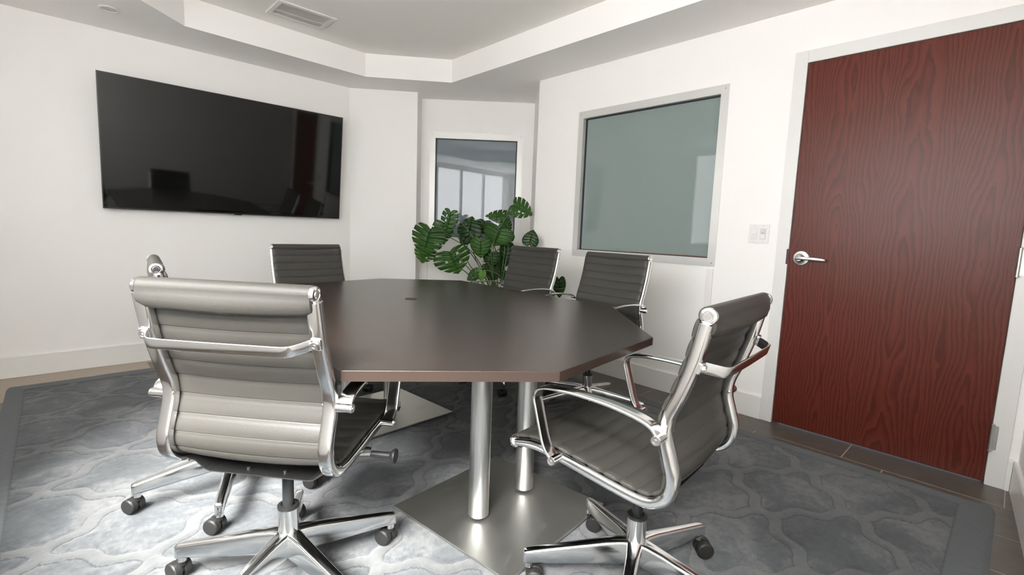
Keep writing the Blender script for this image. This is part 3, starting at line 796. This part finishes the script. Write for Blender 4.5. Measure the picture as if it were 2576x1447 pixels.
CHAIRS = [
    (0.4776, 1.4557, -0.8823, 1.1400, 0.0, 'black ribbed office chair in the left foreground seen from behind, chrome handle across its back', 2.35),
    (1.2641, 0.7269, 0.0877, 1.0812, -0.009, 'black ribbed office chair in the right foreground, seen from its side', -0.93),
    (0.5053, 2.1660, -1.672, 0.5430, -0.004, 'black ribbed office chair mostly hidden behind the left foreground chair', 2.15),
    (1.2750, 3.1740, 3.143, 0.3, 0.0, 'black ribbed office chair at the far end below the television', 0.6),
    (2.3750, 2.4980, 1.592, 0.102, 0.0315, 'black ribbed office chair in front of the monstera plant', 1.2),
    (2.3430, 1.7540, 1.575, 0.20, 0.026, 'black ribbed office chair below the large interior window', 2.9),
]
for args in CHAIRS: build_chair('office_chair', *args)

# ------------------------------------------------------------------ potted monstera
PX, PY = 3.10, 3.45
plant = empty('potted_monstera', (PX, PY, 0.0), 0, 'large green monstera plant in a dark pot before the small alcove window', 'plant')
pl = lambda p: Vector(p) - Vector((PX, PY, 0))
obj('pot', M().lathe((0, 0, 0.0), (0, 0, 1), [(0, 0.125), (0.01, 0.13), (0.40, 0.175), (0.42, 0.182), (0.455, 0.182), (0.46, 0.176), (0.43, 0.165)], 36), potm, plant)
obj('soil', M().lathe((0, 0, 0.420), (0, 0, 1), [(0, 0.160), (0.008, 0.158), (0.012, 0.08)], 24), soilm, plant)
def leaf_mesh(A, T, W, face, splits, seed):
    rnd = random.Random(seed); A, T = Vector(A), Vector(T)
    ax = (T-A); ln = ax.length; ax.normalize()
    nz = (face - ax*face.dot(ax)).normalized(); sx = ax.cross(nz).normalized()
    m = M(); nl = 7; ns = 7
    def outline(t):       # t 0..1 from the sinus round to the tip
        a = [(0.05,-0.02),(0.20,-0.16),(0.36,-0.13),(0.46,0.02),(0.50,0.20),(0.48,0.38),(0.41,0.56),(0.29,0.74),(0.13,0.90),(0.0,1.0)]
        k = t*(len(a)-1); i = min(int(k), len(a)-2); f = k-i
        return a[i][0]*(1-f)+a[i+1][0]*f, a[i][1]*(1-f)+a[i+1][1]*f
    for side in (-1, 1):
        for l in range(nl):
            t0, t1 = l/nl, (l+1)/nl
            deep = splits and 1 <= l
            row = []
            nt = 4
            gap = 0.0 if not splits else 0.17
            cut0 = rnd.uniform(0.36, 0.55); hole = rnd.random() < 0.3
            for s in range(ns+1):
                sv = s/ns; col = []
                for j in range(nt+1):
                    f = j/nt
                    g0 = gap*max(0.0, (sv-cut0)/(1-cut0))**0.6 if sv > cut0 else 0.0
                    f2 = 0.5+(f-0.5)*(1-g0*1.5)
                    if l == 0: f2 = 1-(1-f)*1.0 if f < 0.5 else f2
                    t = t0+(t1-t0)*f2
                    ox, oy = outline(t)
                    my = 0.0 if t < 0.15 else (t-0.15)/0.85*0.98
                    bow = 0.06*math.sin(PI*sv)
                    px_ = ox*sv; py_ = my*(1-sv)+oy*sv - bow*(0.6-t)
                    zz = -0.16*(px_*2)**2*0.5 + 0.05*px_ - 0.16*max(0, py_-0.4)**2 + 0.018*math.sin((l+f)*PI*2)*sv
                    P = A + sx*(side*px_*W*1.0) + ax*(py_*ln) + nz*(zz*W)
                    col.append(P)
                row.append(col)
            vs = [p for c_ in row for p in c_]; fs = []
            for s in range(ns):
                for j in range(nt):
                    if splits and hole and s == 2 and j in (1, 2) and l in (2, 3, 4): continue
                    q = s*(nt+1)+j; fs.append((q, q+1, q+nt+2, q+nt+1))
            m.add(vs, fs)
    return m, A, ax, nz
LEAVES = [([2.477,3.697,1.109],[2.422,3.733,0.865],0.303,0),([2.528,3.843,0.926],[2.498,3.863,0.79],0.206,1),([2.714,3.714,1.272],[2.677,3.741,1.048],0.145,0),
([2.596,3.552,0.912],[2.662,3.503,0.715],0.307,0),([2.881,3.65,1.063],[2.902,3.633,1.247],0.224,2),([2.906,3.694,1.062],[2.857,3.732,0.968],0.117,2),
([3.191,3.45,1.265],[3.031,3.592,1.257],0.117,0),([2.984,3.139,1.353],[3.104,3.021,1.270],0.176,0),([3.011,3.344,1.136],[2.972,3.379,0.978],0.276,4),
([2.878,3.46,1.031],[2.881,3.457,0.859],0.179,4),([2.995,3.425,0.91],[2.975,3.443,0.769],0.151,2),([3.165,3.407,0.981],[3.164,3.407,0.775],0.131,2),
([3.016,2.962,1.012],[3.037,2.939,1.139],0.130,2),([2.869,3.466,0.731],[2.785,3.535,0.646],0.097,4),([2.864,3.406,0.74],[2.857,3.412,0.644],0.066,3),
([3.025,2.609,0.738],[3.031,2.602,0.580],0.10,2),([3.049,3.444,0.751],[3.016,3.473,0.63],0.13,2),([3.103,3.396,0.73],[3.111,3.389,0.643],0.084,2),
([2.995,3.492,0.788],[3.003,3.484,0.685],0.115,2),([3.098,3.467,0.819],[3.148,3.422,0.726],0.116,2),([3.136,3.434,1.208],[3.185,3.388,1.108],0.124,0),
([2.663,3.751,1.163],[2.641,3.766,0.961],0.183,0),([3.046,3.447,0.869],[3.084,3.413,0.784],0.107,2),([3.064,3.629,1.203],[3.049,3.643,1.082],0.142,2)]
for i, (A, T, W, k) in enumerate(LEAVES):
    rnd = random.Random(i*13+5)
    face = Vector((-0.66, -0.70, 0.35)) + Vector((rnd.uniform(-.35, .35), rnd.uniform(-.35, .35), rnd.uniform(-.1, .4)))
    splits = k not in (3, 4) and i not in (5, 10, 11, 12, 15, 16, 17, 19, 22); W *= 1.14
    mm_ = leafms[0 if k == 4 else k]
    m, A_, ax, nz = leaf_mesh(pl(A), pl(T), W, face, splits, i)
    lf = obj('leaf', m, mm_, plant, smooth=70)
    so = lf.modifiers.new('thickness', 'SOLIDIFY'); so.thickness = 0.0012; so.offset = 0
    # petiole from the crown to the leaf base
    c0 = Vector((rnd.uniform(-.05, .05), rnd.uniform(-.05, .05), 0.425))
    top_ = A_ - nz*0.004
    mid = c0.lerp(top_, 0.5) + Vector((0, 0, 0.06 + 0.10*rnd.random())) + Vector((c0.x*2, c0.y*2, 0))
    pts = catmull([c0, c0.lerp(mid, 0.5) + Vector((0, 0, 0.03)), mid, top_.lerp(mid, 0.35) + Vector((0, 0, 0.02)), top_, top_ + ax*0.03], 5)
    obj('stem', M().tube(pts, [0.0055 - 0.0025*q/len(pts) for q in range(len(pts))], 7), stemb if i in (9, 13) else stemm, plant)
for i, pts in enumerate([[(0.0, -0.02, 0.43), (-0.08, -0.02, 0.62), (-0.20, 0.02, 0.72), (-0.30, 0.06, 0.60), (-0.36, 0.1, 0.42)], [(0.02, 0.0, 0.43), (-0.03, -0.06, 0.66), (-0.14, -0.02, 0.80), (-0.20, 0.0, 0.83)]]):
    obj('aerial_root', M().tube(catmull(pts, 6), 0.0035, 6), stemb, plant)
